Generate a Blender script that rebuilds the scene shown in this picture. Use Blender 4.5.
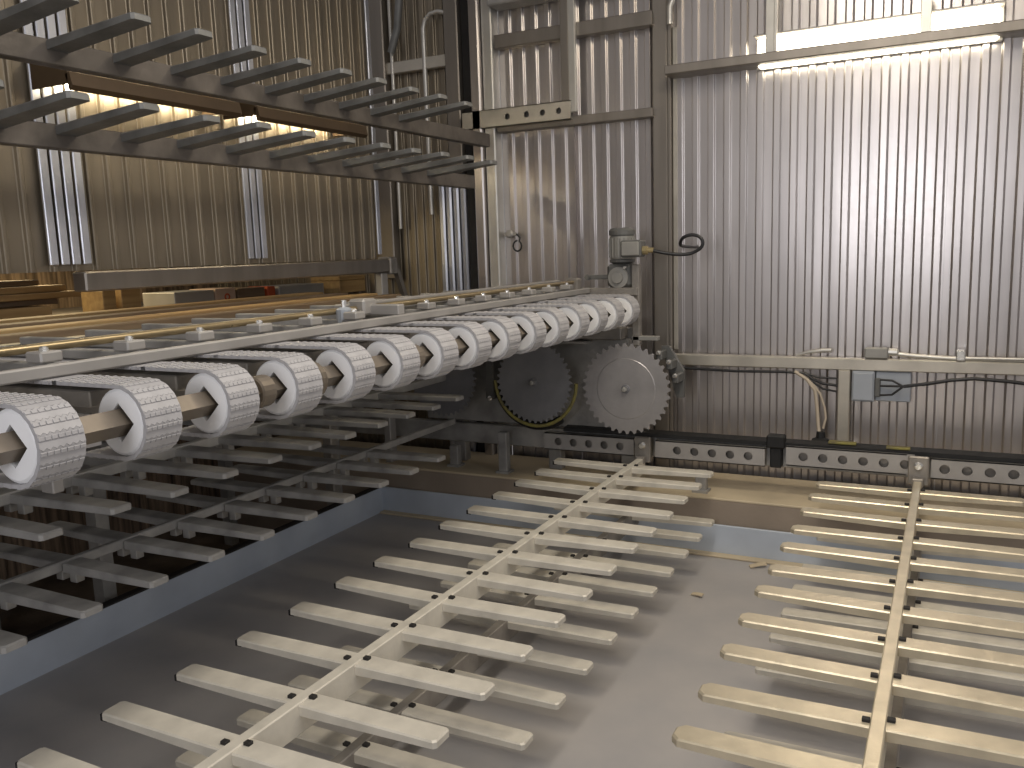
import bpy, math, random
from mathutils import Vector, Matrix
random.seed(7)
PI = math.pi
C = bpy.context.scene.collection
for o in list(bpy.data.objects):
    bpy.data.objects.remove(o)
H = 2.3            # eye height above the concrete floor; all z below are given relative to the eye

# ------------------------------------------------------------------ camera
cam_d = bpy.data.cameras.new('camera'); cam = bpy.data.objects.new('camera', cam_d); C.objects.link(cam)
cam_d.sensor_width = 36.0; cam_d.lens = 36.0*865.7/1024; cam_d.clip_start = .05
r = Vector((0.89108261, 0.45262835, -0.03315644)); d = Vector((0.04002575, -0.15115021, -0.98770013)); f = Vector((-0.45207269, 0.8787953, -0.15280411))
R3 = Matrix((r, -d, -f)).transposed()
cam.matrix_world = Matrix.Translation((0, 0, H)) @ R3.to_4x4()
bpy.context.scene.camera = cam

# ------------------------------------------------------------------ world, lights, exposure
w = bpy.data.worlds.new('world'); bpy.context.scene.world = w; w.use_nodes = True
bg = w.node_tree.nodes['Background']; bg.inputs[0].default_value = (.82, .78, .78, 1); bg.inputs[1].default_value = .34
vs = bpy.context.scene.view_settings
vs.view_transform = 'Standard'; vs.look = 'None'; vs.gamma = 1; vs.use_curve_mapping = False; vs.exposure = -0.10
def area(name, loc, rot, sx, sy, power, col):
    l = bpy.data.lights.new(name, 'AREA'); l.shape = 'RECTANGLE'; l.size = sx; l.size_y = sy; l.energy = power; l.color = col
    o = bpy.data.objects.new(name, l); C.objects.link(o); o.location = (loc[0], loc[1], loc[2]+H); o.rotation_euler = rot
    return o
area('ceiling_light_row', (-.6, 2.4, 2.35), (0, 0, 0), .5, 3.4, 82, (1, .93, .84))
area('ceiling_light_by_wall', (-.2, 4.0, 2.3), (0, 0, 0), 1.6, .3, 28, (1, .84, .58))
area('rear_soft_light', (-.8, -2.2, .55), (math.radians(90), 0, 0), 1.1, 1.6, 60, (.92, .92, .97))  # unseen soft light added behind the eye for the lower wall highlight
area('side_fill_light', (4.2, .9, .9), (0, math.radians(90), 0), 1.6, 3.0, 42, (.92, .94, 1.0))  # unseen light added on the right so the rib edges catch bright lines
area('lumber_bay_lamp', (-5.2, 3.4, .45), (0, 0, 0), .2, 1.0, 24, (1, .80, .45))

# ------------------------------------------------------------------ materials
def mat(name, col, rough=.5, metal=0., var=.12, scale=6., bump=0., bscale=40., col2=None, emit=0., stretch=None, rvar=.1, dust=None):
    m = bpy.data.materials.new(name); m.use_nodes = True; nt = m.node_tree; N = nt.nodes; Lk = nt.links
    b = N['Principled BSDF']; b.inputs['Roughness'].default_value = rough; b.inputs['Metallic'].default_value = metal
    if emit:
        b.inputs['Base Color'].default_value = (*col, 1); b.inputs['Emission Color'].default_value = (*col, 1); b.inputs['Emission Strength'].default_value = emit
        return m
    tc = N.new('ShaderNodeTexCoord'); mp = N.new('ShaderNodeMapping'); Lk.new(tc.outputs['Object'], mp.inputs[0])
    if stretch: mp.inputs['Scale'].default_value = stretch
    n = N.new('ShaderNodeTexNoise'); n.inputs['Scale'].default_value = scale; n.inputs['Detail'].default_value = 6; Lk.new(mp.outputs[0], n.inputs['Vector'])
    cr = N.new('ShaderNodeValToRGB'); Lk.new(n.outputs[0], cr.inputs[0])
    c2 = col2 or tuple(max(0, c*(1-var*2)) for c in col)
    cr.color_ramp.elements[0].position = .32; cr.color_ramp.elements[1].position = .68
    cr.color_ramp.elements[0].color = (*c2, 1); cr.color_ramp.elements[1].color = (*col, 1)
    Lk.new(cr.outputs[0], b.inputs['Base Color'])
    if rvar:
        mr = N.new('ShaderNodeMapRange'); mr.inputs[3].default_value = rough-rvar; mr.inputs[4].default_value = rough+rvar
        n2 = N.new('ShaderNodeTexNoise'); n2.inputs['Scale'].default_value = scale*3.1; Lk.new(mp.outputs[0], n2.inputs['Vector'])
        Lk.new(n2.outputs[0], mr.inputs[0]); Lk.new(mr.outputs[0], b.inputs['Roughness'])
    if bump:
        n3 = N.new('ShaderNodeTexNoise'); n3.inputs['Scale'].default_value = bscale; n3.inputs['Detail'].default_value = 4; Lk.new(mp.outputs[0], n3.inputs['Vector'])
        bp = N.new('ShaderNodeBump'); bp.inputs['Strength'].default_value = bump; bp.inputs['Distance'].default_value = .02
        Lk.new(n3.outputs[0], bp.inputs['Height']); Lk.new(bp.outputs[0], b.inputs['Normal'])
    return m
def wall_mat(name, col, rough, metal):
    # galvanised sheet: spangle, faint rolled waves, a few streaks of dirt
    m = bpy.data.materials.new(name); m.use_nodes = True; nt = m.node_tree; N = nt.nodes; Lk = nt.links
    b = N['Principled BSDF']; b.inputs['Metallic'].default_value = metal
    tc = N.new('ShaderNodeTexCoord')
    v = N.new('ShaderNodeTexVoronoi'); v.inputs['Scale'].default_value = 55; Lk.new(tc.outputs['Object'], v.inputs['Vector'])
    mp = N.new('ShaderNodeMapping'); mp.inputs['Scale'].default_value = (9, 9, .7); Lk.new(tc.outputs['Object'], mp.inputs[0])
    n = N.new('ShaderNodeTexNoise'); n.inputs['Scale'].default_value = 1.; n.inputs['Detail'].default_value = 5; Lk.new(mp.outputs[0], n.inputs['Vector'])
    cr = N.new('ShaderNodeValToRGB'); Lk.new(n.outputs[0], cr.inputs[0])
    cr.color_ramp.elements[0].position = .3; cr.color_ramp.elements[1].position = .7
    cr.color_ramp.elements[0].color = (*[c*.78 for c in col], 1); cr.color_ramp.elements[1].color = (*col, 1)
    Lk.new(cr.outputs[0], b.inputs['Base Color'])
    ad = N.new('ShaderNodeMath'); ad.operation = 'MULTIPLY_ADD'; Lk.new(v.outputs['Color'], ad.inputs[0]); ad.inputs[1].default_value = .03; ad.inputs[2].default_value = rough-.015
    Lk.new(ad.outputs[0], b.inputs['Roughness'])
    n3 = N.new('ShaderNodeTexNoise'); n3.inputs['Scale'].default_value = 1; n3.inputs['Detail'].default_value = 1; mp3 = N.new('ShaderNodeMapping'); mp3.inputs['Scale'].default_value = (5, 5, 2.2); Lk.new(tc.outputs['Object'], mp3.inputs[0]); Lk.new(mp3.outputs[0], n3.inputs['Vector'])
    bp = N.new('ShaderNodeBump'); bp.inputs['Strength'].default_value = .09; bp.inputs['Distance'].default_value = .02
    Lk.new(n3.outputs[0], bp.inputs['Height']); Lk.new(bp.outputs[0], b.inputs['Normal'])
    return m
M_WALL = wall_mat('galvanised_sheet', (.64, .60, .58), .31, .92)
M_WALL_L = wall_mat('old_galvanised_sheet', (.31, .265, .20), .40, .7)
M_FLASH = mat('bright_flashing', (.70, .72, .78), .36, .8, .12, 2, .03, 20)
M_CORNER = wall_mat('dull_flashing', (.31, .28, .245), .42, .7)
M_STEEL = mat('grey_steel', (.40, .37, .33), .42, .55, .2, 7, .1)
M_RAIL = mat('galvanised_rail', (.60, .56, .48), .36, .6, .12, 5)
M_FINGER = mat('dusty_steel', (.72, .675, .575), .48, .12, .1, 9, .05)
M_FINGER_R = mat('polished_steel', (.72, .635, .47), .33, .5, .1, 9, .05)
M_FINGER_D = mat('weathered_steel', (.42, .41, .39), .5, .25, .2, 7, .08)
M_FINGER_T = mat('grey_painted_steel', (.22, .22, .21), .5, .3, .2, 7, .08)  # tone lowered on the overhead fingers in place of dim light
M_OVERHEAD = mat('dimmed_steel', (.19, .165, .14), .5, .3, .25, 6, .08)  # dark base colour stands in for the low light on the overhead rails
M_DARK = mat('dark_hollow', (.025, .022, .02), .7, 0, .2)
M_BLACK = mat('matt_black', (.012, .012, .012), .6, 0, .2)
M_CABLE = mat('black_cable', (.02, .02, .022), .45, 0, .2)
M_BIN = mat('grey_bin_plate', (.47, .445, .425), .50, .12, .12, 2.2, .03, 30, (.38, .37, .37))
M_LIP = mat('blue_grey_paint', (.56, .62, .70), .5, .05, .08, 3)
M_CONC = mat('dark_concrete', (.22, .175, .13), .8, 0, .35, 3, .2)
M_BROWN = mat('brown_boards', (.38, .27, .18), .75, 0, .4, 3, .2, 30, None, 0, (8, 8, .6))
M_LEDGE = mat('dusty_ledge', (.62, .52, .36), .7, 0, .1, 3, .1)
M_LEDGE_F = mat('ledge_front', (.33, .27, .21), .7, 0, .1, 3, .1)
M_WHITE = mat('white_plastic', (.92, .92, .92), .42, 0, .02, 6)
M_BELT = mat('grey_plastic', (.46, .45, .455), .45, 0, .06, 20)
M_SHAFT = mat('beige_shaft', (.24, .20, .155), .42, .4, .15, 8)
M_PAINTG = mat('light_grey_steel', (.44, .42, .395), .42, .35, .08, 6)
M_BLADE = mat('saw_steel', (.46, .44, .43), .38, .6, .12, 5, .05)
M_BLADE_D = mat('dull_saw_steel', (.27, .27, .28), .45, .4, .12, 5, .05)
M_YELLOW = mat('worn_yellow_paint', (.28, .25, .06), .6, 0, .3, 14, 0, 40, (.12, .10, .05))
M_MOTOR = mat('motor_grey', (.17, .17, .16), .5, .25, .15, 8, .05)
M_MOTOR_L = mat('motor_light_grey', (.36, .35, .32), .45, .3, .1, 8)
M_BOX = mat('grey_box_paint', (.40, .43, .47), .45, .1, .05, 6)
M_BRASS = mat('worn_brass', (.52, .42, .22), .35, .6, .15, 12)
M_BOLT = mat('bright_bolt', (.85, .84, .80), .25, .85, .05)
M_PIPE = mat('golden_pipe', (.42, .33, .19), .32, .7, .12, 5)
M_WOOD = mat('fresh_lumber', (.50, .34, .15), .6, 0, .18, 3, .05, 40, (.34, .21, .09), 0, (9, .6, 9))
M_WOOD2 = mat('aged_lumber', (.24, .17, .10), .65, 0, .2, 3, .05, 40, (.15, .10, .06), 0, (9, .6, 9))
M_RED = mat('orange_red_paint', (.55, .10, .03), .5, 0, .1)
M_PAPER = mat('pale_end_board', (.62, .45, .34), .7, 0, .1)
M_HOSE = mat('beige_hose', (.55, .47, .36), .5, 0, .1)
M_LAMP = mat('lamp_diffuser', (1.0, .90, .70), .5, emit=12.0)
M_LAMP_L = mat('lamp_diffuser_left', (1.0, .86, .60), .5, emit=34.0)
M_LAMPBODY = mat('lamp_body', (.12, .08, .045), .5, .3, .1)
M_CONDUIT = mat('conduit', (.62, .60, .55), .35, .6, .06)

# ------------------------------------------------------------------ mesh builder
class MB:
    def __init__(s): s.v = []; s.f = []; s.mi = []; s.smooth = []
    def add(s, vs, fs, mi=0, sm=False):
        n = len(s.v); s.v += [tuple(v) for v in vs]
        for q in fs: s.f.append(tuple(i+n for i in q)); s.mi.append(mi); s.smooth.append(sm)
        return s
    def box(s, x0, x1, y0, y1, z0, z1, mi=0, b=0.0):
        if x0 > x1: x0, x1 = x1, x0
        if y0 > y1: y0, y1 = y1, y0
        if z0 > z1: z0, z1 = z1, z0
        if b <= 0:
            return s.add([(x0,y0,z0),(x1,y0,z0),(x1,y1,z0),(x0,y1,z0),(x0,y0,z1),(x1,y0,z1),(x1,y1,z1),(x0,y1,z1)],
                         [(3,2,1,0),(4,5,6,7),(0,1,5,4),(1,2,6,5),(2,3,7,6),(3,0,4,7)], mi)
        # bevelled box: each corner gives three vertices
        vs = []; 
        for i in (0, 1):
            for j in (0, 1):
                for k in (0, 1):
                    X = (x0, x1)[i]; Y = (y0, y1)[j]; Z = (z0, z1)[k]; sx = b*(1-2*i); sy = b*(1-2*j); sz = b*(1-2*k)
                    vs += [(X, Y+sy, Z+sz), (X+sx, Y, Z+sz), (X+sx, Y+sy, Z)]
        I = lambda i, j, k, a: (i*4+j*2+k)*3+a
        fs = [(I(0,0,0,0),I(0,0,1,0),I(0,1,1,0),I(0,1,0,0)), (I(1,0,0,0),I(1,1,0,0),I(1,1,1,0),I(1,0,1,0)),
              (I(0,0,0,1),I(1,0,0,1),I(1,0,1,1),I(0,0,1,1)), (I(0,1,0,1),I(0,1,1,1),I(1,1,1,1),I(1,1,0,1)),
              (I(0,0,0,2),I(0,1,0,2),I(1,1,0,2),I(1,0,0,2)), (I(0,0,1,2),I(1,0,1,2),I(1,1,1,2),I(0,1,1,2))]
        for j in (0, 1):
            for k in (0, 1): fs.append((I(0,j,k,1),I(0,j,k,2),I(1,j,k,2),I(1,j,k,1)))
        for i in (0, 1):
            for k in (0, 1): fs.append((I(i,0,k,0),I(i,0,k,2),I(i,1,k,2),I(i,1,k,0)))
            for j in (0, 1): fs.append((I(i,j,0,0),I(i,j,0,1),I(i,j,1,1),I(i,j,1,0)))
            for j in (0, 1):
                for k in (0, 1): fs.append((I(i,j,k,0),I(i,j,k,1),I(i,j,k,2)))
        return s.add(vs, fs, mi)
    def tube(s, pts, rad, n=10, mi=0, cap=True):
        P = [Vector(p) for p in pts]; rings = []; prev = None
        for i, p in enumerate(P):
            t = (P[min(i+1, len(P)-1)]-P[max(i-1, 0)]).normalized()
            a = prev - t*prev.dot(t) if prev is not None else t.orthogonal()
            if a.length < 1e-6: a = t.orthogonal()
            a.normalize(); prev = a; bb = t.cross(a); rr = rad[i] if isinstance(rad, (list, tuple)) else rad
            rings.append([p + (a*math.cos(2*PI*k/n)+bb*math.sin(2*PI*k/n))*rr for k in range(n)])
        vs = [v for q in rings for v in q]; fs = []
        for i in range(len(P)-1):
            for k in range(n): fs.append((i*n+k, i*n+(k+1) % n, (i+1)*n+(k+1) % n, (i+1)*n+k))
        s.add(vs, fs, mi, True)
        if cap:
            s.add(rings[0], [tuple(range(n-1, -1, -1))], mi); s.add(rings[-1], [tuple(range(n))], mi)
        return s
    def lathe(s, org, axis, prof, n=20, mi=0):
        # prof: list of (distance along axis, radius)
        ax = Vector(axis).normalized(); pts = [Vector(org)+ax*t for t, _ in prof]
        a = ax.orthogonal().normalized(); bb = ax.cross(a); vs = []; fs = []
        for p, (_, rr) in zip(pts, prof): vs += [p+(a*math.cos(2*PI*k/n)+bb*math.sin(2*PI*k/n))*rr for k in range(n)]
        for i in range(len(prof)-1):
            for k in range(n): fs.append((i*n+k, i*n+(k+1) % n, (i+1)*n+(k+1) % n, (i+1)*n+k))
        s.add(vs, fs, mi)
        s.add(vs[:n], [tuple(range(n-1, -1, -1))], mi); s.add(vs[-n:], [tuple(range(n))], mi)
        return s
    def prism(s, poly, a0, a1, axis='z', mi=0):
        n = len(poly)
        def mk(p, a): return {'z': (p[0], p[1], a), 'y': (p[0], a, p[1]), 'x': (a, p[0], p[1])}[axis]
        vs = [mk(p, a0) for p in poly]+[mk(p, a1) for p in poly]
        fs = [tuple(range(n-1, -1, -1)), tuple(range(n, 2*n))]+[(i, (i+1) % n, n+(i+1) % n, n+i) for i in range(n)]
        return s.add(vs, fs, mi)
    def mesh(s, name, mats, off=(0, 0, 0)):
        me = bpy.data.meshes.new(name)
        me.from_pydata([(v[0]-off[0], v[1]-off[1], v[2]-off[2]) for v in s.v], [], s.f)
        for m in (mats if isinstance(mats, (list, tuple)) else [mats]): me.materials.append(m)
        me.polygons.foreach_set('material_index', s.mi); me.polygons.foreach_set('use_smooth', s.smooth)
        import bmesh
        bm = bmesh.new(); bm.from_mesh(me); bmesh.ops.recalc_face_normals(bm, faces=bm.faces); bm.to_mesh(me); bm.free()
        me.update(); return me
def root_of(o):
    while o.parent: o = o.parent
    return o
def meta(o, label=None, cat=None, group=None, kind=None):
    if label: o['label'] = label
    if cat: o['category'] = cat
    if group: o['group'] = group
    if kind: o['kind'] = kind
    return o
def empty(name, loc, label=None, cat=None, group=None, kind=None):
    o = bpy.data.objects.new(name, None); C.objects.link(o); o.location = (loc[0], loc[1], loc[2]+H); o.empty_display_size = .05
    o['o'] = list(loc); return meta(o, label, cat, group, kind)
ORG = {}
def thing(name, loc, label, cat, group=None):
    o = empty(name, loc, label, cat, group); del o['o']; ORG[o.name] = loc; return o
def part(name, mb, mats, parent, label=None, kind=None):
    off = ORG[root_of(parent).name]
    o = bpy.data.objects.new(name, mb.mesh(name, mats, off)); C.objects.link(o); o.parent = parent
    if label: o['label'] = label
    if kind: o['kind'] = kind
    return o
def inst(name, me, parent, loc=(0, 0, 0), rot=(0, 0, 0)):
    o = bpy.data.objects.new(name, me); C.objects.link(o); o.parent = parent; o.location = loc; o.rotation_euler = rot; return o
def single(name, mb, mats, label, cat, group=None, org=None):
    if org is None:
        xs, ys, zs = zip(*mb.v); org = ((min(xs)+max(xs))/2, (min(ys)+max(ys))/2, min(zs))
    o = bpy.data.objects.new(name, mb.mesh(name, mats, org)); C.objects.link(o); o.location = (org[0], org[1], org[2]+H)
    return meta(o, label, cat, group)
def struct_mesh(name, mb, mats, org=(0, 0, 0)):
    o = bpy.data.objects.new(name, mb.mesh(name, mats, org)); C.objects.link(o); o.location = (org[0], org[1], org[2]+H); o['kind'] = 'structure'
    ORG[o.name] = org; return o
def struct(name, loc):
    o = thing(name, loc, None, None); o['kind'] = 'structure'; return o

# ------------------------------------------------------------------ structure
P = .1075
def ribs(a0, a1, base, z0, z1, axis, sgn, phase, depth=.022, rw=.040, fl=.006, pitch=P):
    # folded sheet along axis 'x' (at y=base) or 'y' (at x=base); ribs stand out by depth in direction sgn
    k = math.floor((a0-phase)/pitch); pts = []
    while True:
        b = phase+k*pitch                     # right foot of the rib
        c = .0035
        for q, hgt in ((b-rw-fl*2-c, 0), (b-rw-fl*2+c*.3, c*.9), (b-rw-fl-c*.3, depth-c*.9), (b-rw-fl+c, depth), (b-fl-c, depth), (b-fl+c*.3, depth-c*.9), (b-c*.3, c*.9), (b+c, 0)):
            if a0 <= q <= a1: pts.append((q, hgt))
        k += 1
        if b-rw-fl*2 > a1: break
    pts = [(a0, 0)]+pts+[(a1, 0)]; t = .002; vs = []; fs = []
    for q, hh in pts:
        for dd in (0, -t):
            for z in (z0, z1):
                o = base+sgn*(hh+dd); vs.append((q, o, z) if axis == 'x' else (o, q, z))
    for i in range(len(pts)-1):
        a = i*4; c = a+4
        fs += [(a, c, c+1, a+1), (a+2, a+3, c+3, c+2), (a, a+2, c+2, c), (a+1, c+1, c+3, a+3)]
    mb = MB(); mb.add(vs, fs); return mb
struct_mesh('floor', MB().box(-7, 4, -1.5, 7, -2.4, -2.3), M_CONC, (0, 0, -2.4))
wb = struct('wall_back', (0, 6, -2.3))
x = -1.79
while x < 3.1:                                        # bright sheets right of the corner flashing
    part('corrugated_sheet', ribs(x, x+P*8-.001, 6.0, -2.3, 2.7, 'x', -1, -1.698), M_WALL, wb); x += P*8
for x0, x1 in ((-3.10, -2.50), (-2.499, -1.90)):     # sheets behind the saws
    part('corrugated_sheet', ribs(x0, x1, 6.0, -2.3, 2.7, 'x', -1, -2.352), M_WALL, wb)
for x0, x1 in ((-6.4, -4.05), (-4.049, -3.3)):       # sheets in the recess by the left wall
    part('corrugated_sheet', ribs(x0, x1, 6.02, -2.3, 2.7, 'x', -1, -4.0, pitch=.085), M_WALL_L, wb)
wl = struct('wall_left', (-3.9, 3, -.02))
PL = .1186
y = .2
while y < 5.3:
    y1 = min(y+PL*8-.001, 5.42)
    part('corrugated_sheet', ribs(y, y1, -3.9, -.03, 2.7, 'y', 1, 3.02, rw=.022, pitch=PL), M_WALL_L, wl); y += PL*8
for yy, w_ in ((2.73, .24), (4.05, .16), (5.40, .05)):   # bright lap flashings
    mb = MB()
    for q in range(int(max(1, round(w_/.06)))):
        mb.box(-3.878, -3.862, yy+q*.06, yy+q*.06+.045, -.0, 2.7, 0, .004)
    part('lap_flashing', mb, M_FLASH, wl)
struct_mesh('wall_far_left', ribs(-1.5, 7, -6.2, -2.3, 1.2, 'y', 1, 0, .03, .10, .01, .22), M_BROWN)
t1 = struct('trim_1', (-1.82, 5.97, -1.33))
part('corner_flashing', MB().box(-1.905, -1.80, 5.945, 6.0, -2.3, 2.7, 0, .008), M_CORNER, t1)
part('flashing_edge', MB().box(-1.80, -1.775, 5.95, 6.0, -2.3, 2.7, 0, .006), M_CORNER, t1)
part('bright_edge_strip', MB().box(-1.772, -1.735, 5.975, 6.0, -.74, 1.45, 0, .006), M_RAIL, t1)
t2 = struct('trim_2', (-3.2, 5.9, -2.3))
part('column_face', MB().box(-3.27, -3.19, 5.84, 6.02, -2.3, 2.7, 0, .01), M_WALL, t2)
part('column_edge', MB().box(-3.185, -3.10, 5.88, 6.0, -2.3, 2.7, 0, .008), M_CONDUIT, t2)
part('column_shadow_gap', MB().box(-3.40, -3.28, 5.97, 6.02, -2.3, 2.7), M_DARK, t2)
for k in range(4):
    part('column_lap', MB().box(-3.66+.065*k, -3.61+.065*k, 5.95, 6.0, -2.3, .60, 0, .012), M_FLASH, t2)

# ------------------------------------------------------------------ bin
bn = thing('lumber_bin', (-1, 2.8, -2.0), 'wide shallow grey steel bin tray under the finger rakes', 'bin')
part('base_sheet', MB().box(-3.85, 2.6, .2, 5.27, -1.97, -1.95), M_BIN, bn)
part('side_lip', MB().box(-3.87, -3.85, .2, 5.27, -1.97, -1.755, 0, .004), M_LIP, bn, 'blue grey painted side')
part('back_lip', MB().box(-3.87, 2.6, 5.25, 5.27, -1.95, -1.755, 0, .004), M_LIP, bn, 'blue grey painted back')
part('back_foot_strip', MB().box(-3.84, 2.6, 5.19, 5.25, -1.95, -1.935, 0, .004), M_LEDGE, bn, 'pale dusty strip at the foot of the back')
part('rim', MB().box(-3.90, -3.845, .2, 5.27, -1.757, -1.745, 0, .003), M_DARK, bn, 'dark rim')
part('support', MB().box(-3.8, 2.5, .3, 5.1, -2.3, -1.971), M_CONC, bn)
lg = thing('ledge', (-.6, 5.5, -2.3), 'dusty beige concrete ledge behind the bin below the perforated plates', 'ledge')
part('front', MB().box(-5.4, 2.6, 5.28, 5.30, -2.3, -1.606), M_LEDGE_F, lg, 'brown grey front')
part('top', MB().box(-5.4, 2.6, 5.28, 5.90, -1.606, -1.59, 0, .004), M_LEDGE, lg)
for px, py, tall in ((-3.30, 5.45, .16), (-2.86, 5.40, .30), (-1.42, 5.40, .14)):
    single('support_post', MB().box(px-.035, px+.035, py-.03, py+.03, -1.59, -1.59+tall, 0, .006).box(px-.05, px+.05, py-.05, py+.05, -1.59, -1.575),
           M_FINGER_D, {-3.30: 'short brown post on the ledge furthest from the right rake', -2.86: 'taller brown post on the ledge left of the central rake',
           -1.42: 'stubby brown post on the ledge under right fingers of central rake'}[px], 'post')

# ------------------------------------------------------------------ finger rakes
def finger_mesh(name, mats, L=.53, x0=.022, w0=.044, w1=.044, th=.036, th1=.024, c=.010, w=0):
    # a flat arm that thins towards its square-cut tip
    out = [(x0, -w0), (L-c, -w1), (L, -w1+c), (L, w1-c), (L-c, w1), (x0, w0)]
    cx = (x0+L)/2; ins = [(X-(.005 if X > cx else 0), Y-math.copysign(.005, Y)) for X, Y in out]
    T = lambda X: th+(th1-th)*(X-x0)/(L-x0)
    n = 6; vs = [(X, Y, -T(X)) for X, Y in out]+[(X, Y, -.005) for X, Y in out]+[(X, Y, 0) for X, Y in ins]
    mb = MB()
    fs = [tuple(range(n-1, -1, -1)), tuple(range(2*n, 3*n))]
    for a in (0, n):
        for i in range(n): fs.append((a+i, a+(i+1) % n, a+n+(i+1) % n, a+n+i))
    mb.add(vs, fs)
    return mb.mesh(name, mats)
CLIP = MB().box(.022, .045, .002, .022, -.003, .010, 0, .002).mesh('clip', M_DARK)
TIP_BLOCK = MB().box(.505, .533, -.0435, .0435, -.030, -.006, 0, .002).mesh('dark_tip', M_BLACK)  # small black block at the end of a left-hand finger
ROWS = [5.17-.289*k for k in range(15)]
def rake(label, X, Z, rows, mfing, mrail, sides=(1, -1), clips=True, y0=None, y1=5.40, railw=.022, raild=.10, tilt=0, name='finger_rake', bracket=True, L=.53, c=.010, cap=False, posts=False):
    y0 = rows[-1]-.18 if y0 is None else y0
    t = thing(name, (X, (y0+y1)/2, Z-raild), label, 'rake')
    rl = part('rail', MB().box(X-railw, X+railw, y0, y1, Z-raild, Z+.006, 0, .004), mrail, t)
    fm = finger_mesh('finger', mfing, L, c=c)
    pm = MB().box(.022, .062, -.02, .02, -.085, -.03, 0, .003).mesh('bracket', M_FINGER_D) if posts else None
    for yy in rows:
        for s in sides:
            ja = random.uniform(-.010, .010); jt = random.uniform(-.010, .010)-tilt
            o = inst('finger', fm, t, (0, yy-(y0+y1)/2, raild), (0, jt, ja if s > 0 else PI+ja))
            if clips: inst('clip', CLIP, o)
            if posts: inst('bracket', pm, o)
            if cap and s < 0: inst('dark_tip', TIP_BLOCK, o)
    if bracket:
        b = part('end_bracket', MB().box(X-.055, X+.055, y1, y1+.03, Z-.03, Z+.14, 0, .006).box(X-.03, X+.03, y1-.05, y1, Z-.03, Z+.02, 0, .004), M_STEEL, t)
        part('bolt', MB().lathe((X, y1, Z+.085), (0, -1, 0), [(0, .026), (.008, .026), (.02, .016)], 12), M_BOLT, b)
    return t
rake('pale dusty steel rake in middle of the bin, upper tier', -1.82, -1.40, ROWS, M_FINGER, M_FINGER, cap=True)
rake('lower pale rake directly beneath the central rake', -1.80, -1.69, [q-.06 for q in ROWS], M_FINGER, M_STEEL, bracket=False, y1=5.20)
rake('shiny warm steel rake at right of the bin, upper tier', -.15, -1.40, ROWS[:12], M_FINGER_R, M_FINGER_R, c=.02)
rake('lower rake half hidden directly beneath the shiny right rake', -.13, -1.69, [q-.06 for q in ROWS[:12]], M_FINGER, M_STEEL, bracket=False, y1=5.20)
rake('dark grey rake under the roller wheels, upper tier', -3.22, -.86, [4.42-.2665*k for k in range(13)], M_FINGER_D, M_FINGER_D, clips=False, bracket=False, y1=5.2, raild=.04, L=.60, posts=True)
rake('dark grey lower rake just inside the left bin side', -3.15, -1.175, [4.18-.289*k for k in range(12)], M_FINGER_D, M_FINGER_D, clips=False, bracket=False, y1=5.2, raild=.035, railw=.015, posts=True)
UP = [5.17-.293*k for k in range(16)]
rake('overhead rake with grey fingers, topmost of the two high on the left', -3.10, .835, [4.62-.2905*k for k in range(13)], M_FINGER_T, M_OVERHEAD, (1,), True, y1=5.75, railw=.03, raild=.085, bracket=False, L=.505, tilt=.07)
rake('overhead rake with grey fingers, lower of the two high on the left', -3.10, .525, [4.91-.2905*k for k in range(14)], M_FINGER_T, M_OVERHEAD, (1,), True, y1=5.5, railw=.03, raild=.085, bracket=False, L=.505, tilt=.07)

# ------------------------------------------------------------------ perforated plates, black strip
def perforated(x0, x1, z0, z1, y, holes, rad=.028, t=.012, fl=.05):
    mb = MB(); zc = (z0+z1)/2; hs = (z1-z0)/2; edges = [x0]
    hx = sorted(holes); cells = []
    for h in hx: cells.append((h-.05, h+.05))
    cur = x0
    for (a, b), h in zip(cells, hx):
        if a > cur+1e-4: mb.box(cur, a, y, y+t, z0, z1)
        n = 16; ring = []; sq = []
        for k in range(n):
            an = 2*PI*k/n+PI/n; cx, cz = math.cos(an), math.sin(an); m = max(abs(cx)/.05, abs(cz)/hs)
            ring.append((h+cx*rad, zc+cz*rad)); sq.append((h+cx/m, zc+cz/m))
        vs = [(p[0], y, p[1]) for p in sq]+[(p[0], y, p[1]) for p in ring]+[(p[0], y+t, p[1]) for p in ring]+[(p[0], y+t, p[1]) for p in sq]
        fs = []
        for k in range(n):
            q = (k+1) % n
            fs += [(k, q, n+q, n+k), (n+k, n+q, 2*n+q, 2*n+k), (2*n+k, 2*n+q, 3*n+q, 3*n+k)]
        # square corners
        cs = [(a, z0), (b, z0), (b, z1), (a, z1)]
        mb.add(vs, fs)
        mb.box(a, b, y+.001, y+t-.001, z0, z0+.002); mb.box(a, b, y+.001, y+t-.001, z1-.002, z1)
        for (qx, qz) in cs:
            near = sorted(sq, key=lambda p: (p[0]-qx)**2+(p[1]-qz)**2)[:2]
            mb.add([(qx, y, qz), (near[0][0], y, near[0][1]), (near[1][0], y, near[1][1])], [(0, 1, 2)])
        cur = b
    if cur < x1: mb.box(cur, x1, y, y+t, z0, z1)
    mb.box(x0, x1, y, y+fl, z1-.006, z1); mb.box(x0, x1, y, y+fl, z0, z0+.006)
    return mb
def plate(x0, x1, z0, z1, y, holes, label, group='perforated plates along the back of the bin'):
    t = thing('perforated_plate', ((x0+x1)/2, y, z0), label, 'plate', group)
    part('web', perforated(x0, x1, z0, z1, y, holes), M_PAINTG, t)
    part('backing', MB().box(x0, x1, y+.052, y+.06, z0, z1), M_STEEL, t)
    return t
plate(-2.56, -1.895, -1.405, -1.285, 5.45, [-2.454+.115*k for k in range(5)], 'perforated steel plate below the saw blades')
plate(-1.745, -1.03, -1.405, -1.285, 5.45, [-1.597+.116*k for k in range(5)], 'perforated steel plate right of the big saw blade')
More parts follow.
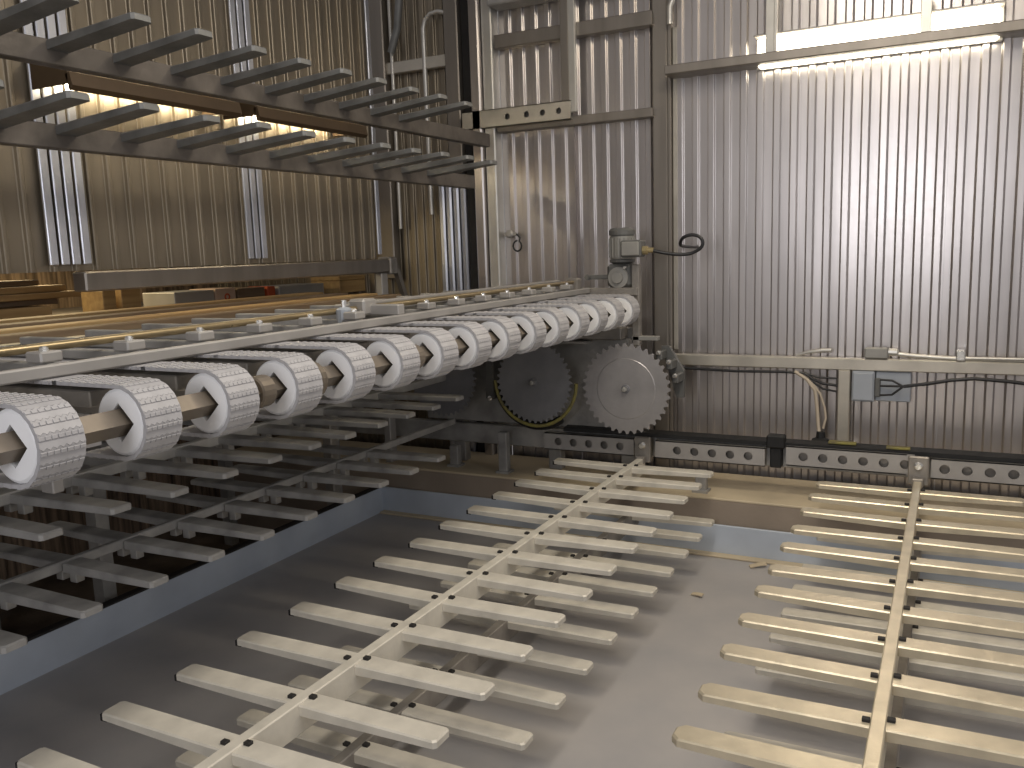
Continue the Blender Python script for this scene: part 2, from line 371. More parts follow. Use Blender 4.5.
plate(-.90, -.215, -1.385, -1.262, 5.45, [-.798+.115*k for k in range(6)], 'perforated steel plate below the grey junction boxes')
plate(-.085, 2.4, -1.395, -1.275, 5.45, [-.064+.1155+.1155*k-.1155+.05 for k in range(20)], 'long perforated plate right of the shiny rake')
single('joint_block', MB().box(-1.02, -.91, 5.44, 5.52, -1.28, -1.20, 0, .008).box(-1.0, -.93, 5.46, 5.53, -1.41, -1.28, 0, .006), M_BLACK, 'black square clamp block between two perforated plates', 'block')
mb = MB(); mb.prism([(5.47, -1.27), (5.56, -1.27), (5.56, -1.238), (5.47, -1.246)], -2.42, 2.4, 'x')  # thin black bar just above the top edge of the plates
single('black_strip', mb, M_BLACK, 'long black strip along the top of perforated plates', 'strip')
single('paint_mark', MB().box(-.66, -.50, 5.50, 5.555, -1.24, -1.228, 0, .002), M_YELLOW, 'yellow green paint strip at foot of the rail post', 'strip', 'yellow marks')
single('paint_mark', MB().box(-.33, -.20, 5.48, 5.53, -1.244, -1.232, 0, .002), M_YELLOW, 'yellow green paint strip beside the shiny rake end', 'strip', 'yellow marks')
single('back_channel', MB().box(-5.0, 2.4, 5.53, 5.60, -1.42, -1.275, 0, .006), M_FINGER_D, 'dark steel channel behind the perforated plates', 'beam')

# ------------------------------------------------------------------ safety rail with boxes and cables
sr = thing('safety_rail', (.3, 5.92, -1.31), 'horizontal square steel rail with one post across right back wall', 'rail')
part('rail', MB().box(-1.776, 2.8, 5.88, 5.95, -.835, -.758, 0, .006), M_RAIL, sr)
part('post', MB().box(-.655, -.58, 5.88, 5.95, -1.33, -.835, 0, .006), M_RAIL, sr)
part('foot_plate', MB().box(-.70, -.53, 5.85, 5.97, -1.34, -1.325, 0, .003), M_RAIL, sr)
jb = thing('junction_box', (-.50, 5.93, -1.035), 'square blue grey junction box beside the rail post', 'box')
part('body', MB().box(-.570, -.435, 5.88, 5.975, -1.035, -.838, 0, .006), M_BOX, jb)
part('lid', MB().box(-.562, -.443, 5.870, 5.88, -1.025, -.848, 0, .004), M_BOX, jb)
jb2 = thing('cable_box', (-.33, 5.94, -1.03), 'wide grey cable box with black wires, right of junction box', 'box')
part('body', MB().box(-.430, -.225, 5.90, 5.975, -1.030, -.838, 0, .006), M_BOX, jb2)
part('gland_strip', MB().box(-.432, -.40, 5.875, 5.90, -1.0, -.88, 0, .004), M_MOTOR, jb2)
mb = MB()
for k, z in enumerate((-.885, -.925, -.985)):
    mb.tube([(-.40, 5.86, z), (-.33, 5.85, z-.002+.005*k), (-.26, 5.85, -.925+.004*k), (-.15, 5.85, -.905+.003*k)], .007, 8)
mb.tube([(-.16, 5.85, -.905), (0, 5.85, -.872), (.12, 5.85, -.858), (.3, 5.85, -.868), (.6, 5.85, -.90), (1.2, 5.85, -.93), (2.4, 5.85, -.9)], .011, 8)
single('black_cable', mb, M_CABLE, 'black cable splitting into three wires at the grey cable box', 'cable')
mb = MB().tube([(-1.76, 5.87, -.85), (-1.3, 5.865, -.862), (-1.0, 5.86, -.855), (-.86, 5.86, -.86), (-.80, 5.86, -.90), (-.74, 5.86, -.925), (-.66, 5.875, -.935)], .009, 8)
mb.tube([(-.90, 5.86, -.856), (-.80, 5.86, -.92), (-.74, 5.86, -.96), (-.66, 5.875, -.975)], .007, 8).tube([(-.86, 5.86, -.86), (-.77, 5.86, -.885), (-.66, 5.875, -.89)], .006, 8)
single('black_cable', mb, M_CABLE, 'thin black cable bundle running under the rail from saws to post', 'cable')
mb = MB().tube([(-.92, 5.86, -.85), (-.84, 5.85, -.90), (-.79, 5.85, -.97), (-.775, 5.85, -1.08), (-.765, 5.85, -1.2), (-.755, 5.83, -1.25)], .012, 8)
mb.tube([(-.90, 5.87, -.86), (-.82, 5.86, -.91), (-.76, 5.86, -.99), (-.73, 5.86, -1.08), (-.72, 5.86, -1.15), (-.735, 5.85, -1.22)], .008, 8)
single('beige_hose', mb, M_HOSE, 'pair of beige hoses hanging left of the rail post', 'hose')
single('hose_fitting', MB().lathe((-.745, 5.82, -1.335), (0, 0, 1), [(0, .06), (.05, .055), (.06, .03), (.10, .026)], 12), M_BLACK, 'black fitting at the foot of the beige hoses', 'fitting')
mb = MB().tube([(-.42, 5.90, -.715), (-.2, 5.9, -.735), (0, 5.9, -.745), (.4, 5.9, -.748), (1.6, 5.9, -.742)], .014, 10).tube([(.02, 5.89, -.740), (.4, 5.88, -.738), (1.6, 5.88, -.725)], .010, 8)
cd = thing('conduit', (.3, 5.9, -.76), 'pale conduit lying on top of the steel rail', 'conduit')
part('pipe', mb, M_CONDUIT, cd)
part('connector', MB().box(-.50, -.36, 5.87, 5.93, -.755, -.685, 0, .008), M_MOTOR_L, cd, 'grey connector body')
part('coupling', MB().lathe((-.36, 5.90, -.712), (1, 0, -.05), [(0, .024), (.05, .024), (.06, .016)], 10), M_CONDUIT, cd)
part('clamp', MB().box(.02, .07, 5.87, 5.93, -.757, -.69, 0, .006), M_BOLT, cd)
mb = MB().tube([(-.92, 5.90, -.748), (-.84, 5.90, -.725), (-.76, 5.90, -.712), (-.70, 5.9, -.71)], [.008, .012, .014, .014], 8)
single('hose_end', mb, M_CONDUIT, 'short pale hose end lying on rail left of the post', 'hose')

# ------------------------------------------------------------------ back wall: beam, fluorescent fixture, girts
wbm = thing('wall_beam', (.3, 5.85, 1.11), 'grey steel beam crossing in front of the glowing back lamp', 'beam')
part('angle', MB().box(-1.775, 2.8, 5.80, 5.84, 1.112, 1.172, 0, .006), M_CORNER, wbm)
part('flange', MB().box(-1.775, 2.8, 5.84, 5.99, 1.112, 1.122), M_CORNER, wbm)
lt = thing('fluorescent_fixture', (-.5, 5.93, 1.08), 'long glowing fluorescent fixture on the back wall', 'lamp')
part('diffuser', MB().box(-1.19, .17, 5.885, 5.95, 1.096, 1.285, 0, .02), M_LAMP, lt)
part('housing', MB().box(-1.21, .19, 5.951, 5.985, 1.095, 1.29, 0, .006).box(-1.21, .19, 5.87, 5.985, 1.287, 1.30, 0, .004), M_PAINTG, lt)
single('hanger_strap', MB().box(-1.13, -1.075, 5.842, 5.86, 1.122, 2.6, 0, .004).box(-1.075, -1.06, 5.842, 5.88, 1.122, 2.6), M_CONDUIT, 'tall pale strap rising past left end of back lamp', 'bracket')
single('hanger_strap', MB().box(-.245, -.185, 5.842, 5.86, 1.122, 1.42, 0, .004), M_CONDUIT, 'short strap across the back lamp near its right end', 'bracket')
for z0, z1, lab in ((1.465, 1.56, 'upper wall girt above the saws, dull grey steel'), (.868, .93, 'lower wall girt above the motor, dull grey steel')):
    g = thing('wall_girt', (-2.5, 5.93, z0), lab, 'beam')
    part('face', MB().box(-3.09, -1.89, 5.90, 5.92, z0, z1, 0, .004), M_CORNER, g)
    part('flange', MB().box(-3.09, -1.89, 5.92, 5.99, z0, z0+.01), M_CORNER, g)
single('roof_purlin', MB().box(-3.09, -1.9, 5.80, 5.98, 1.74, 1.95, 0, .01), M_FINGER_D, 'dark purlin at the top between column and hanging angle', 'beam')
ha = thing('hanging_angle', (-2.47, 5.87, .93), 'vertical steel angle hanging down to the lower wall girt', 'bracket')
part('leg_face', MB().box(-2.545, -2.485, 5.86, 5.875, .93, 2.6, 0, .003), M_CORNER, ha)
part('leg_edge', MB().box(-2.485, -2.435, 5.86, 5.90, .95, 2.6, 0, .004), M_CONDUIT, ha, 'bright edge')
t = thing('perforated_plate', (-2.9, 5.82, .9), 'perforated channel high on the wall beside the overhead rakes', 'plate')
part('web', perforated(-3.35, -2.47, .90, 1.03, 5.84, [-2.97, -2.814, -2.686, -2.56], .022), M_RAIL, t)
part('backing', MB().box(-3.35, -2.47, 5.892, 5.898, .90, 1.03), M_STEEL, t)
mb = MB().tube([(-1.765, 5.90, 1.45), (-1.765, 5.90, 1.56), (-1.70, 5.90, 1.70), (-1.70, 5.90, 2.4)], .02, 8)
single('bent_conduit', mb, M_CONDUIT, 'bright bent conduit at top of the corner flashing', 'conduit')
# recess by the left wall
mb = MB().tube([(-4.02, 5.94, .2), (-4.02, 5.94, 2.5)], .016, 8)
single('wall_conduit', mb, M_CONDUIT, 'straight pale conduit on the recessed wall nearest the left wall', 'conduit')
mb = MB().tube([(-3.72, 5.94, .3), (-3.72, 5.94, 1.70), (-3.70, 5.94, 1.76), (-3.65, 5.94, 1.80), (-3.58, 5.94, 1.805), (-3.45, 5.94, 1.77)], .018, 8)
single('wall_conduit', mb, M_CONDUIT, 'pale conduit bending over at its top beside the column', 'conduit')
mb = MB().tube([(-4.0, 5.9, 1.55), (-3.93, 5.9, 1.72), (-3.86, 5.9, 2.2)], .03, 8)
single('hanging_hose', mb, M_FINGER_T, 'thick grey hose hanging beside the straight conduit', 'hose')
single('recess_girt', MB().box(-4.15, -3.42, 5.93, 5.99, 1.40, 1.49, 0, .006), M_RAIL, 'beige girt across the recess between left wall and column', 'beam')
single('recess_upright', MB().box(-4.22, -4.07, 5.90, 5.99, -.2, 2.6, 0, .008), M_CORNER, 'flat dull upright in the recess beside the left wall end', 'post')
single('recess_upright', MB().box(-3.53, -3.41, 5.92, 6.0, .6, 2.6, 0, .008), M_CORNER, 'flat dull upright in the recess against the column', 'post')
mb = MB().lathe((-3.03, 5.95, .12), (0, -1, 0), [(0, .03), (.02, .03), (.03, .02)], 10)
vt = thing('wall_valve', (-3.0, 5.93, .05), 'small valve with a dark hose loop on the wall by the column', 'valve')
part('body', mb.box(-3.08, -2.97, 5.93, 5.95, .105, .135, 0, .004), M_PAINTG, vt)
part('hose', MB().tube([(-2.97, 5.93, .12), (-2.94, 5.93, .09)]+[(-2.965+.035*math.cos(a), 5.93, .03+.04*math.sin(a)) for a in [PI/3-2*PI*k/12 for k in range(12)]], .007, 8), M_CABLE, vt)

# ------------------------------------------------------------------ left wall: lamps, beam
for k, (y0, y1, lab) in enumerate(((2.73, 3.78, 'hanging fluorescent fixture nearest the camera along the left wall'), (3.92, 4.95, 'hanging fluorescent fixture behind the first one along the left wall'))):
    t = thing('fluorescent_fixture', (-3.62, (y0+y1)/2, .74), lab, 'lamp')
    part('reflector', MB().prism([(-3.62, .85), (-3.59, .86), (-3.575, .80), (-3.60, .78)], y0, y1, 'y')
            .box(-3.86, -3.74, y0, y1, .93, .938), M_LAMPBODY, t)
    part('tube', MB().tube([(-3.80, y0+.03, .862), (-3.80, y1-.03, .862)], .016, 10), M_LAMP_L, t)
    for yy in (y0, y1-.02): part('end_cap', MB().box(-3.86, -3.60, yy, yy+.015, .81, .93, 0, .004), M_LAMPBODY, t)
    for yy in (y0+.1, y1-.1): part('arm', MB().box(-3.87, -3.70, yy-.01, yy+.01, .938, .95), M_LAMPBODY, t)
lb = thing('support_beam', (-3.85, 3.0, -1.59), 'long steel box beam under the left wall with an end post', 'beam')
part('beam', MB().box(-3.90, -3.80, 2.86, 5.52, -.135, -.035, 0, .008), M_CORNER, lb)
part('post', MB().box(-3.88, -3.82, 5.36, 5.44, -1.59, -.135, 0, .006), M_PAINTG, lb)
part('end_plate', MB().box(-3.91, -3.79, 5.44, 5.53, -.15, -.02, 0, .008), M_STEEL, lb)
part('brace', MB().prism([(5.53, -.02), (5.57, -.02), (5.75, -.40), (5.70, -.40)], -3.87, -3.83, 'x'), M_CORNER, lb)

# ------------------------------------------------------------------ roller shaft with wheels and belts
SX, SZ = -1.90, -.405
WY = [5.27-.287*k for k in range(15)]
hs = thing('wheel_shaft', (SX, 3.2, SZ-.1), 'long square shaft carrying a row of white plastic wheels', 'conveyor')
q = .036
part('shaft', MB().prism([(SX+q, SZ), (SX, SZ+q), (SX-q, SZ), (SX, SZ-q)], .7, 5.45, 'y'), M_SHAFT, hs)
def wheel_mesh():
    mb = MB(); n = 32; wd = .055
    def ring(y, ro, ri):
        o = []; i = []
        for k in range(n):
            a = 2*PI*k/n; c, s_ = math.cos(a), math.sin(a); m = abs(c)+abs(s_)
            o.append((c*ro, y, s_*ro)); i.append((c*ri/m, y, s_*ri/m))
        return o, i
    rings = [ring(-wd, .080, .052), ring(-wd+.006, .088, .050), ring(wd-.006, .088, .050), ring(wd, .080, .052)]
    vs = []; fs = []
    for o, i in rings: vs += o+i
    for k in range(n):
        j = (k+1) % n
        for a in range(3):
            A, B = a*2*n, (a+1)*2*n
            fs += [(A+k, A+j, B+j, B+k), (A+n+k, B+n+k, B+n+j, A+n+j)]
        fs += [(k, n+k, n+j, j), (6*n+k, 6*n+j, 7*n+j, 7*n+k)]
    return mb.add(vs, fs).mesh('wheel', M_WHITE)
WM = wheel_mesh()
for yy in WY: inst('wheel', WM, hs, (0, yy-3.2, .1))
for yy in (WY[11]-.145+.02, WY[8]-.14, WY[5]-.14):
    part('collar', MB().lathe((SX, yy-.03, SZ), (0, 1, 0), [(0, .045), (.005, .05), (.055, .05), (.06, .045)], 20), M_SHAFT, hs)
bp = thing('bearing_block', (SX-.03, WY[11]+.09, SZ-.14), 'beige bearing block on the shaft between near wheels', 'bearing')
part('housing', MB().lathe((SX, WY[11]+.10, SZ), (0, 1, 0), [(0, .052), (.01, .062), (.03, .062), (.04, .055)], 20), M_SHAFT, bp)
part('hanger', MB().box(SX-.30, SX-.03, WY[11]+.105, WY[11]+.135, SZ-.02, SZ+.02, 0, .004), M_STEEL, bp)
def link_mesh():
    # one slat of the modular belt: toothed leading and trailing edges; x runs along the belt
    n = 7; hw = .058; lo = []; hi = []
    for k in range(2*n+1):
        y = -hw+2*hw*k/(2*n); z = .003 if k % 2 else -.003
        lo.append((-.0172+z, y)); hi.append((.0172+z, y))
    poly = lo+hi[::-1]
    mb = MB().prism(poly, 0, .010)
    for k in range(n): 
        y = -hw+2*hw*(k+.5)/n; mb.box(-.012, -.002, y-.0075, y+.0075, .010, .0125, 0, .001)
    return mb.mesh('belt_link', M_BELT)
LM = link_mesh(); RB = .089; STEP = .0325
def ordinal(k):
    return ['nearest', 'second', 'third', 'fourth', 'fifth', 'sixth', 'seventh', 'eighth', 'ninth', 'tenth', 'eleventh', 'twelfth', 'thirteenth', 'fourteenth', 'fifteenth'][k]
for k in range(15):
    yy = WY[14-k]
    lab = 'pale grey toothed belt around the %s white wheel from the camera end' % (ordinal(k) if k else 'first') if k < 14 else 'pale grey toothed belt around the last white wheel by the motor'
    t = thing('transfer_belt', (SX, yy, SZ), lab, 'belt', 'toothed belts on the white wheels')
    s0 = -6*STEP; arc = PI*(RB+.003)
    nn = int((arc+13*STEP)/STEP)
    for i in range(nn):
        s_ = -7*STEP+i*STEP
        if s_ < 0: loc = (s_, 0, RB); rot = 0
        elif s_ <= arc:
            a = s_/(RB+.003); loc = (math.sin(a)*RB, 0, math.cos(a)*RB); rot = a
        else: loc = (-(s_-arc), 0, -RB); rot = PI
        inst('belt_link', LM, t, loc, (0, rot, 0))
    mb = MB()                                        # the rest of the loop, slats too far to part
    xx = -7.5*STEP
    while xx > -1.36:
        mb.box(SX+xx-.0145, SX+xx+.0145, yy-.058, yy+.058, SZ+RB, SZ+RB+.010); mb.box(SX+xx-.0145, SX+xx+.0145, yy-.058, yy+.058, SZ-RB-.010, SZ-RB)
        xx -= STEP
    part('belt_run', mb, M_BELT, t, kind='stuff')

cf = thing('conveyor_frame', (-2.4, 3.0, -2.3), 'pale grey steel bed carrying the toothed belts', 'conveyor')
part('long_rail', MB().box(-2.22, -2.19, .7, 5.45, -.304, -.268, 0, .005).box(-2.26, -2.22, .7, 5.45, -.304, -.296), M_PAINTG, cf)
for yy in WY:
    yt = yy+.03
    if yt > 5.4: continue
    tb = part('tab', MB().box(-2.33, -2.26, yt-.035, yt+.035, -.27, -.238, 0, .005), M_PAINTG, cf)
    part('bolt', MB().lathe((-2.295, yt, -.238), (0, 0, 1), [(0, .013), (.008, .013), (.013, .008)], 8), M_BOLT, tb)
    part('cross_bar', MB().box(-3.25, -2.22, yt-.018, yt+.018, -.302, -.272, 0, .004), M_FINGER_D, cf)
    sp = part('belt_shoe', MB().box(-2.9, -2.02, yy-.045, yy+.045, SZ+.03, SZ+.075, 0, .004), M_STEEL, cf)
    part('shoe_bolt', MB().lathe((-2.06, yt+.09, SZ-.0), (0, 0, 1), [(0, .014), (.01, .014), (.016, .008)], 8), M_BOLT, cf)
    part('shaft_arm', MB().box(-2.55, SX-.10, yt+.09, yt+.135, SZ-.03, SZ-.0, 0, .004), M_STEEL, cf)
part('under_beam', MB().box(-2.75, -2.60, .7, 5.45, -.48, -.34, 0, .006), M_STEEL, cf)
for yy in (1.683, 4.838):
    part('cross_member', MB().box(-4.02, -2.60, yy-.03, yy+.03, -.50, -.43, 0, .006), M_STEEL, cf)
    part('leg', MB().box(-4.02, -3.94, yy-.04, yy+.04, -2.3, -.43, 0, .006), M_STEEL, cf)
part('hanger', MB().box(-2.52, -2.46, 1.66, 1.70, -.70, -.45, 0, .004), M_PAINTG, cf)
part('far_beam', MB().box(-3.32, -3.22, .7, 5.45, -.42, -.33, 0, .006), M_STEEL, cf)
gr = thing('guide_rod', (-2.40, 3.2, -.26), 'long golden rod running above the toothed belts', 'rod')
part('rod', MB().tube([(-2.40, .6, -.238), (-2.40, 5.72, -.238)], .014, 10), M_PIPE, gr)
part('clamp', MB().box(-2.44, -2.35, 3.15, 3.25, -.27, -.195, 0, .01), M_PAINTG, gr, 'pale grey clamp')
part('end_clamp', MB().box(-2.44, -2.36, 5.64, 5.72, -.30, -.21, 0, .01), M_STEEL, gr)
ac = thing('air_cylinder', (-2.36, 3.05, -.30), 'small blue grey cylinder hung on the rod clamp', 'cylinder')
part('barrel', MB().lathe((-2.36, 3.02, -.30), (0, 0, 1), [(0, .03), (.01, .036), (.07, .036), (.08, .02)], 12), M_BOX, ac)
part('pin', MB().lathe((-2.36, 3.02, -.22), (0, 0, 1), [(0, .012), (.03, .012)], 8), M_BOLT, ac)
fb = thing('fence_bar', (-2.5, 4.3, -.29), 'grey steel bar beside the golden rod, behind the clamp', 'bar')
part('bar', MB().box(-2.56, -2.51, 3.25, 5.70, -.27, -.222, 0, .005), M_PAINTG, fb)
part('cross_arm', MB().box(-2.56, -2.20, 3.20, 3.25, -.27, -.222, 0, .005), M_PAINTG, fb)
# lumber and slotted channel beyond the belts
sc = thing('slotted_channel', (-3.40, 3.0, -.45), 'dark channel with oval slots between belts and lumber boards', 'channel')
part('web', MB().box(-3.52, -3.33, .5, 5.4, -.42, -.318, 0, .005), M_FINGER_D, sc)
for k in range(14):
    yy = .9+.32*k
    poly = [(-3.43+.045*math.cos(a), yy+.10*math.sin(a)) for a in [2*PI*i/14 for i in range(14)]]
    part('slot', MB().prism(poly, -.318, -.312), M_STEEL if k % 2 else M_FINGER_T, sc)
for k, (x0, x1, z, m) in enumerate(((-3.66, -3.54, -.285, M_WOOD2), (-3.80, -3.675, -.272, M_WOOD), (-3.99, -3.86, -.262, M_WOOD2), (-4.14, -4.0, -.25, M_WOOD))):
    single('lumber_board', MB().box(x0, x1, .3, 5.2-.1*k, z-.04, z, 0, .004), m,
           ['brown long board nearest the slotted channel', 'golden long board second from the slotted channel', 'brown long board third from the slotted channel', 'golden long board below the stacked lumber'][k], 'board', 'long boards beyond the belts')
lt_ = thing('lumber_table', (-4.3, 3, -2.3), 'dark steel table under the long boards', 'table')
part('table_top', MB().box(-6.1, -3.53, .3, 5.3, -.36, -.326), M_OVERHEAD, lt_)  # top widened leftwards to block the bay lamp from the lower wall
for xx in (-4.1, -5.2):
    for yy in (1., 3., 5.): part('leg', MB().box(xx-.04, xx+.04, yy-.04, yy+.04, -2.3, -.36), M_FINGER_D, lt_)
def lum(x0, x1, y0, y1, z0, z1, m, label, name='lumber_board', cat='board', tilt=0, group=None):
    o = single(name, MB().box(x0, x1, y0, y1, z0, z1, 0, .004), m, label, cat, group)
    if tilt: o.rotation_euler = (0, 0, tilt)
    return o
lum(-5.0, -4.35, 2.0, 3.05, -.325, -.215, M_WOOD, 'thick golden timber lowest in the stack at left edge', 'timber', 'timber')
lum(-5.05, -4.50, 1.8, 3.20, -.213, -.18, M_WOOD2, 'brown board on the lowest timber in left stack')
lum(-4.95, -4.40, 1.9, 3.28, -.178, -.145, M_WOOD, 'golden board in the middle of left stack', tilt=.02)
lum(-5.0, -4.45, 1.9, 3.22, -.143, -.108, M_WOOD, 'pale golden board near top of left stack', tilt=-.02)
lum(-4.9, -4.5, 1.9, 3.1, -.106, -.075, M_WOOD2, 'brown board on top of left stack', tilt=.01)
lum(-4.75, -4.55, 3.53, 3.62, -.325, -.16, M_WOOD, 'short upright golden block left of the pale boxes', 'timber_block', 'timber')
lum(-4.75, -4.55, 3.66, 3.80, -.325, -.15, M_WOOD, 'short square golden block beside the pale boxes', 'timber_block', 'timber')
lum(-4.80, -4.5, 4.02, 4.36, -.325, -.20, M_PAINTG, 'pale grey carton on the lumber table', 'carton', 'box')
bx = thing('carton', (-4.62, 4.45, -.325), 'pinkish carton with a dark ring mark on its face', 'box')
part('body', MB().box(-4.75, -4.5, 4.37, 4.56, -.325, -.195, 0, .005), M_PAPER, bx)
ring = [(0.018, 0), (0.018, .004), (.010, .004), (.010, 0)]
mb = MB().tube([(-4.498, 4.475+.02*math.cos(a), -.255+.02*math.sin(a)) for a in [2*PI*i/12 for i in range(13)]], .006, 6)
part('ring_mark', mb, M_RED, bx, 'dark red ring')
lum(-4.9, -4.5, 4.58, 4.85, -.325, -.205, M_WOOD2, 'brown crate right of the pinkish carton', 'crate', 'crate')
lum(-4.7, -4.5, 4.88, 4.96, -.325, -.205, M_RED, 'small orange red block among the lumber', 'marker_block', 'block')
lum(-4.8, -4.5, 5.0, 5.52, -.325, -.21, M_PAINTG, 'pale round ended bundle right of the orange block', 'bundle', 'bundle')
lum(-4.75, -4.45, 5.66, 6.5, -.30, -.20, M_WOOD, 'long golden timber beyond the beam end post', 'timber', 'timber')
lum(-4.75, -4.45, 5.66, 6.5, -.198, -.165, M_WOOD, 'golden board lying on timber beyond the beam end post')

# ------------------------------------------------------------------ saws
def blade_mb(cx, cz, y, rad, teeth, t=.006):
    mb = MB(); pts = []
    for k in range(teeth):
        a = 2*PI*k/teeth; s_ = 2*PI/teeth
        for fr, rr in ((0, rad), (.28, rad*.985), (.42, rad*.93), (.62, rad*.915), (.85, rad*.945)):
            pts.append((cx+math.cos(a+s_*fr)*rr, cz+math.sin(a+s_*fr)*rr))
    n = len(pts); vs = [(p[0], y, p[1]) for p in pts]+[(p[0], y+t, p[1]) for p in pts]+[(cx, y, cz), (cx, y+t, cz)]
    fs = []
    for i in range(n):
        j = (i+1) % n; fs += [(i, j, 2*n), (n+j, n+i, 2*n+1), (i, n+i, n+j, j)]
    return mb.add(vs, fs)
def saw(cx, cz, y, rad, teeth, m, label, ringr=None):
    t = thing('circular_saw', (cx, y, cz-rad), label, 'saw')
    b = part('blade', blade_mb(cx, cz, y, rad, teeth), m, t)
    part('collar', MB().lathe((cx, y, cz), (0, -1, 0), [(0, .030), (.010, .028), (.011, .022), (.02, .020)], 20), M_BLADE_D, t)
    part('arbor_nut', MB().lathe((cx, y-.02, cz), (0, -1, 0), [(0, .016), (.02, .016), (.024, .010)], 6), M_MOTOR_L, t)
    part('arbor', MB().tube([(cx, y+.01, cz), (cx, y+.24, cz)], .03, 12), M_MOTOR, t)
    if ringr:
        part('inner_plate', MB().lathe((cx, y, cz), (0, -1, 0), [(0, ringr), (.003, ringr-.004)], 40), m, t)
    return t
s1 = saw(-1.875, -.912, 5.25, .300, 36, M_BLADE, 'large toothed circular saw blade at end of the central rake', .20)
s2 = saw(-2.535, -.895, 5.25, .285, 40, M_BLADE_D, 'darker saw blade with a yellow painted guard rim')
mb = MB()
pts = [(-2.535+.305*math.cos(a), 5.27, -.895+.305*math.sin(a)) for a in [PI*1.0+PI*1.0*i/30 for i in range(31)]]
mb.tube(pts, .012, 8)
part('guard_rim', mb, M_YELLOW, s2, 'worn yellow rim')
mb = MB().tube([(p[0]-.03, 5.36, p[2]-.02) for p in pts[:22]], .03, 8)
part('guard_band', mb, M_BLACK, s2, 'black band')
s3 = saw(-3.30, -.90, 5.30, .285, 40, M_BLADE_D, 'dark saw blade furthest from the wall corner, half hidden by fingers')
sh = thing('saw_housing', (-2.5, 5.65, -1.59), 'dark steel carriage behind the saw blades', 'machine')
part('back_plate', MB().box(-3.6, -1.95, 5.55, 5.60, -1.26, -.62, 0, .008), M_FINGER_D, sh)
part('top_beam', MB().box(-3.6, -1.98, 5.46, 5.60, -.62, -.54, 0, .006), M_STEEL, sh)
part('shelf', MB().box(-2.75, -2.22, 5.40, 5.56, -.645, -.63, 0, .004), M_PAINTG, sh)
for xx in (-3.35, -2.55, -1.99): part('leg', MB().box(xx-.05, xx+.05, 5.60, 5.68, -1.59, -.55, 0, .006), M_FINGER_D, sh)
for xx in (-2.94,): part('arm', MB().box(xx-.035, xx+.035, 5.36, 5.55, -1.05, -.66, 0, .008), M_MOTOR, sh)
part('grease_cup', MB().lathe((-2.93, 5.36, -1.04), (0, -1, 0), [(0, .02), (.02, .02), (.03, .01)], 8), M_BOLT, sh)
for X_, Z_ in ((-1.70, -.69), (-1.633, -.749), (-1.591, -.837)):
    part('clamp_bolt', MB().lathe((X_, 5.40, Z_), (0, -1, 0), [(0, .016), (.015, .016), (.022, .010)], 8), M_BOLT, sh)
    part('clamp', MB().box(X_-.02, X_+.02, 5.40, 5.52, Z_-.05, Z_+.01, 0, .006), M_MOTOR, sh)
part('clamp_arm', MB().prism([(-1.72, -.66), (-1.67, -.66), (-1.57, -.82), (-1.57, -1.0), (-1.62, -1.0)], 5.52, 5.56, 'y'), M_MOTOR, sh)

# ------------------------------------------------------------------ drive motor on its frame
mf = thing('motor_stand', (-2.05, 5.55, -.66), 'grey steel stand carrying the drive motor by the corner', 'stand')
part('cross_beam', MB().box(-2.27, -1.87, 5.48, 5.56, -.325, -.272, 0, .005), M_STEEL, mf)
part('post', MB().box(-1.915, -1.865, 5.50, 5.56, -.66, -.12, 0, .005), M_STEEL, mf)
part('outrigger', MB().box(-1.92, -1.74, 5.50, 5.56, -.625, -.595, 0, .004), M_MOTOR_L, mf)
part('hinge', MB().lathe((-2.20, 5.47, -.33), (0, -1, 0), [(0, .03), (.02, .03), (.025, .015)], 10).box(-2.26, -2.14, 5.47, 5.52, -.36, -.32, 0, .004), M_MOTOR, mf)
part('hinge_bolt', MB().lathe((-2.20, 5.445, -.33), (0, -1, 0), [(0, .014), (.012, .012)], 8), M_BOLT, mf)
dm = thing('drive_motor', (-2.0, 5.58, -.27), 'dark grey gear motor standing on the frame beside wall corner', 'motor')
mc = (-2.005, 5.58)
part('housing', MB().lathe((mc[0], mc[1], -.085), (0, 0, 1), [(0, .078), (.01, .082), (.15, .082), (.16, .075)], 24), M_MOTOR_L, dm)
mb = MB()
for k in range(18):
    a = 2*PI*k/18; c, s_ = math.cos(a), math.sin(a)
    mb.tube([(mc[0]+c*.085, mc[1]+s_*.085, -.07), (mc[0]+c*.085, mc[1]+s_*.085, .055)], .005, 4)
part('cooling_fins', mb, M_MOTOR_L, dm)
part('fan_cover', MB().lathe((mc[0], mc[1], .075), (0, 0, 1), [(0, .088), (.03, .088), (.045, .075), (.048, .05)], 24), M_MOTOR, dm)
part('terminal_box', MB().box(-1.955, -1.815, 5.40, 5.51, -.072, .038, 0, .01), M_MOTOR, dm)
part('terminal_lid', MB().box(-1.945, -1.825, 5.388, 5.40, -.062, .028, 0, .006), M_MOTOR_L, dm)
part('cable_gland', MB().lathe((-1.815, 5.45, -.03), (1, 0, 0), [(0, .028), (.03, .028), (.035, .018), (.07, .016)], 10), M_BRASS, dm)
part('flange', MB().lathe((mc[0], mc[1], -.115), (0, 0, 1), [(0, .06), (.012, .085), (.028, .085)], 20), M_MOTOR, dm)
part('gearbox', MB().box(mc[0]-.085, mc[0]+.085, 5.50, 5.64, -.27, -.115, 0, .02), M_MOTOR, dm)
part('output_cover', MB().lathe((mc[0], 5.50, -.205), (0, -1, 0), [(0, .072), (.012, .070), (.014, .04), (.03, .036)], 20), M_MOTOR_L, dm)
part('oil_plug', MB().lathe((mc[0]+.05, 5.49, -.14), (0, -1, 0), [(0, .012), (.015, .010)], 8), M_BOLT, dm)
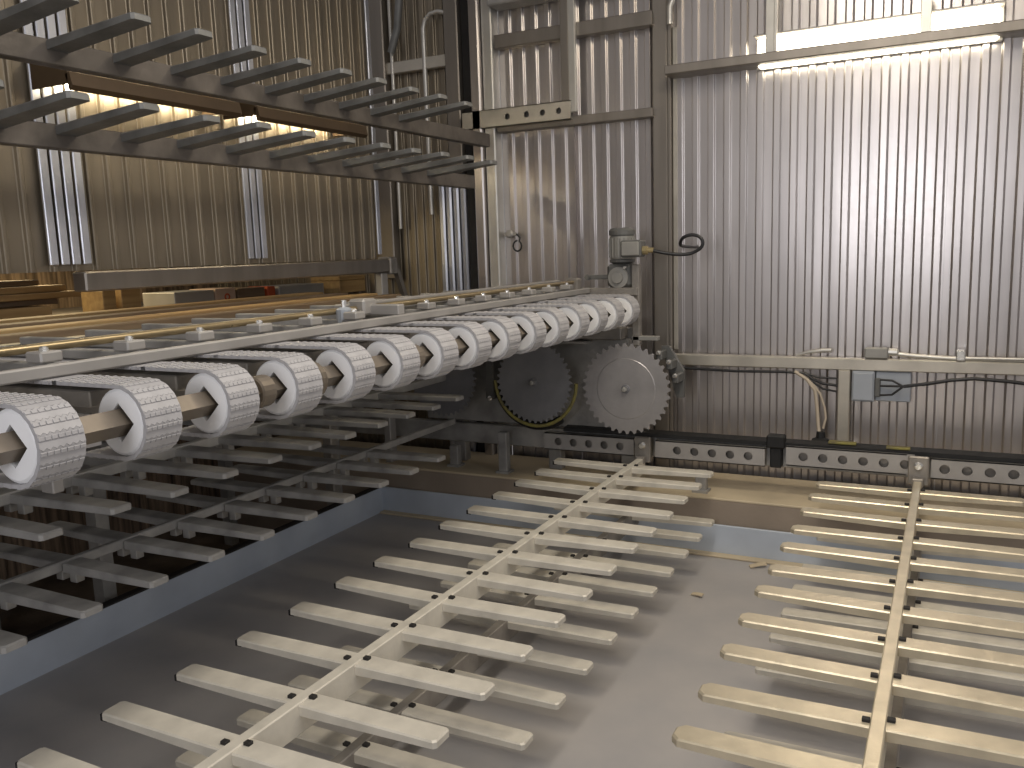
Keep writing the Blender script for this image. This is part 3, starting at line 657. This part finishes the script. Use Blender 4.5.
part('torque_arm', MB().box(-2.24, -2.08, 5.52, 5.55, -.215, -.185, 0, .004).lathe((-2.23, 5.51, -.20), (0, -1, 0), [(0, .02), (.015, .018)], 10), M_MOTOR, dm)
pts = [(-1.75, 5.45, -.033), (-1.68, 5.46, -.05), (-1.60, 5.48, -.062), (-1.52, 5.5, -.060), (-1.455, 5.5, -.03), (-1.437, 5.5, .01), (-1.46, 5.5, .045), (-1.51, 5.5, .058), (-1.56, 5.5, .045), (-1.59, 5.53, .015), (-1.60, 5.60, -.01), (-1.60, 5.9, -.02), (-1.60, 5.98, -.02)]
S = []
for i in range(len(pts)-1):
    p0 = Vector(pts[max(0, i-1)]); p1 = Vector(pts[i]); p2 = Vector(pts[i+1]); p3 = Vector(pts[min(len(pts)-1, i+2)])
    for u in (0, .33, .66): S.append(.5*((2*p1)+(-p0+p2)*u+(2*p0-5*p1+4*p2-p3)*u*u+(-p0+3*p1-3*p2+p3)*u**3))
S.append(Vector(pts[-1]))
single('motor_cable', MB().tube(S, .011, 8), M_CABLE, 'dark flexible cable looping from motor to the back wall', 'cable')
# ------------------------------------------------------------------ chips
def chip(x_, y_, z_, s, label, rz=0):
    mb = MB(); n = 6; vs = []; fs = []
    for i in range(n+1):
        a = i/n*1.8; vs += [(s*(i/n-.5), -s*.18, s*.14*math.sin(a)), (s*(i/n-.5), s*.18, s*.14*math.sin(a)+.004)]
        vs += [(s*(i/n-.5), -s*.18, s*.14*math.sin(a)+.006), (s*(i/n-.5), s*.18, s*.14*math.sin(a)+.010)]
    for i in range(n):
        a = i*4; fs += [(a, a+1, a+5, a+4), (a+2, a+6, a+7, a+3), (a, a+4, a+6, a+2), (a+1, a+3, a+7, a+5)]
    fs += [(0, 2, 3, 1), (4*n, 4*n+1, 4*n+3, 4*n+2)]
    mb.add([(v[0]+x_, v[1]+y_, v[2]+z_) for v in vs], fs)
    o = single('wood_chip', mb, M_LEDGE, label, 'chip'); o.rotation_euler = (0, 0, rz)
chip(-1.0, 5.12, -1.948, .10, 'curled wood chip at the foot of the bin back', .5)
chip(-1.22, 4.55, -1.948, .07, 'small wood chip on the bin floor between the two rakes', -.3)
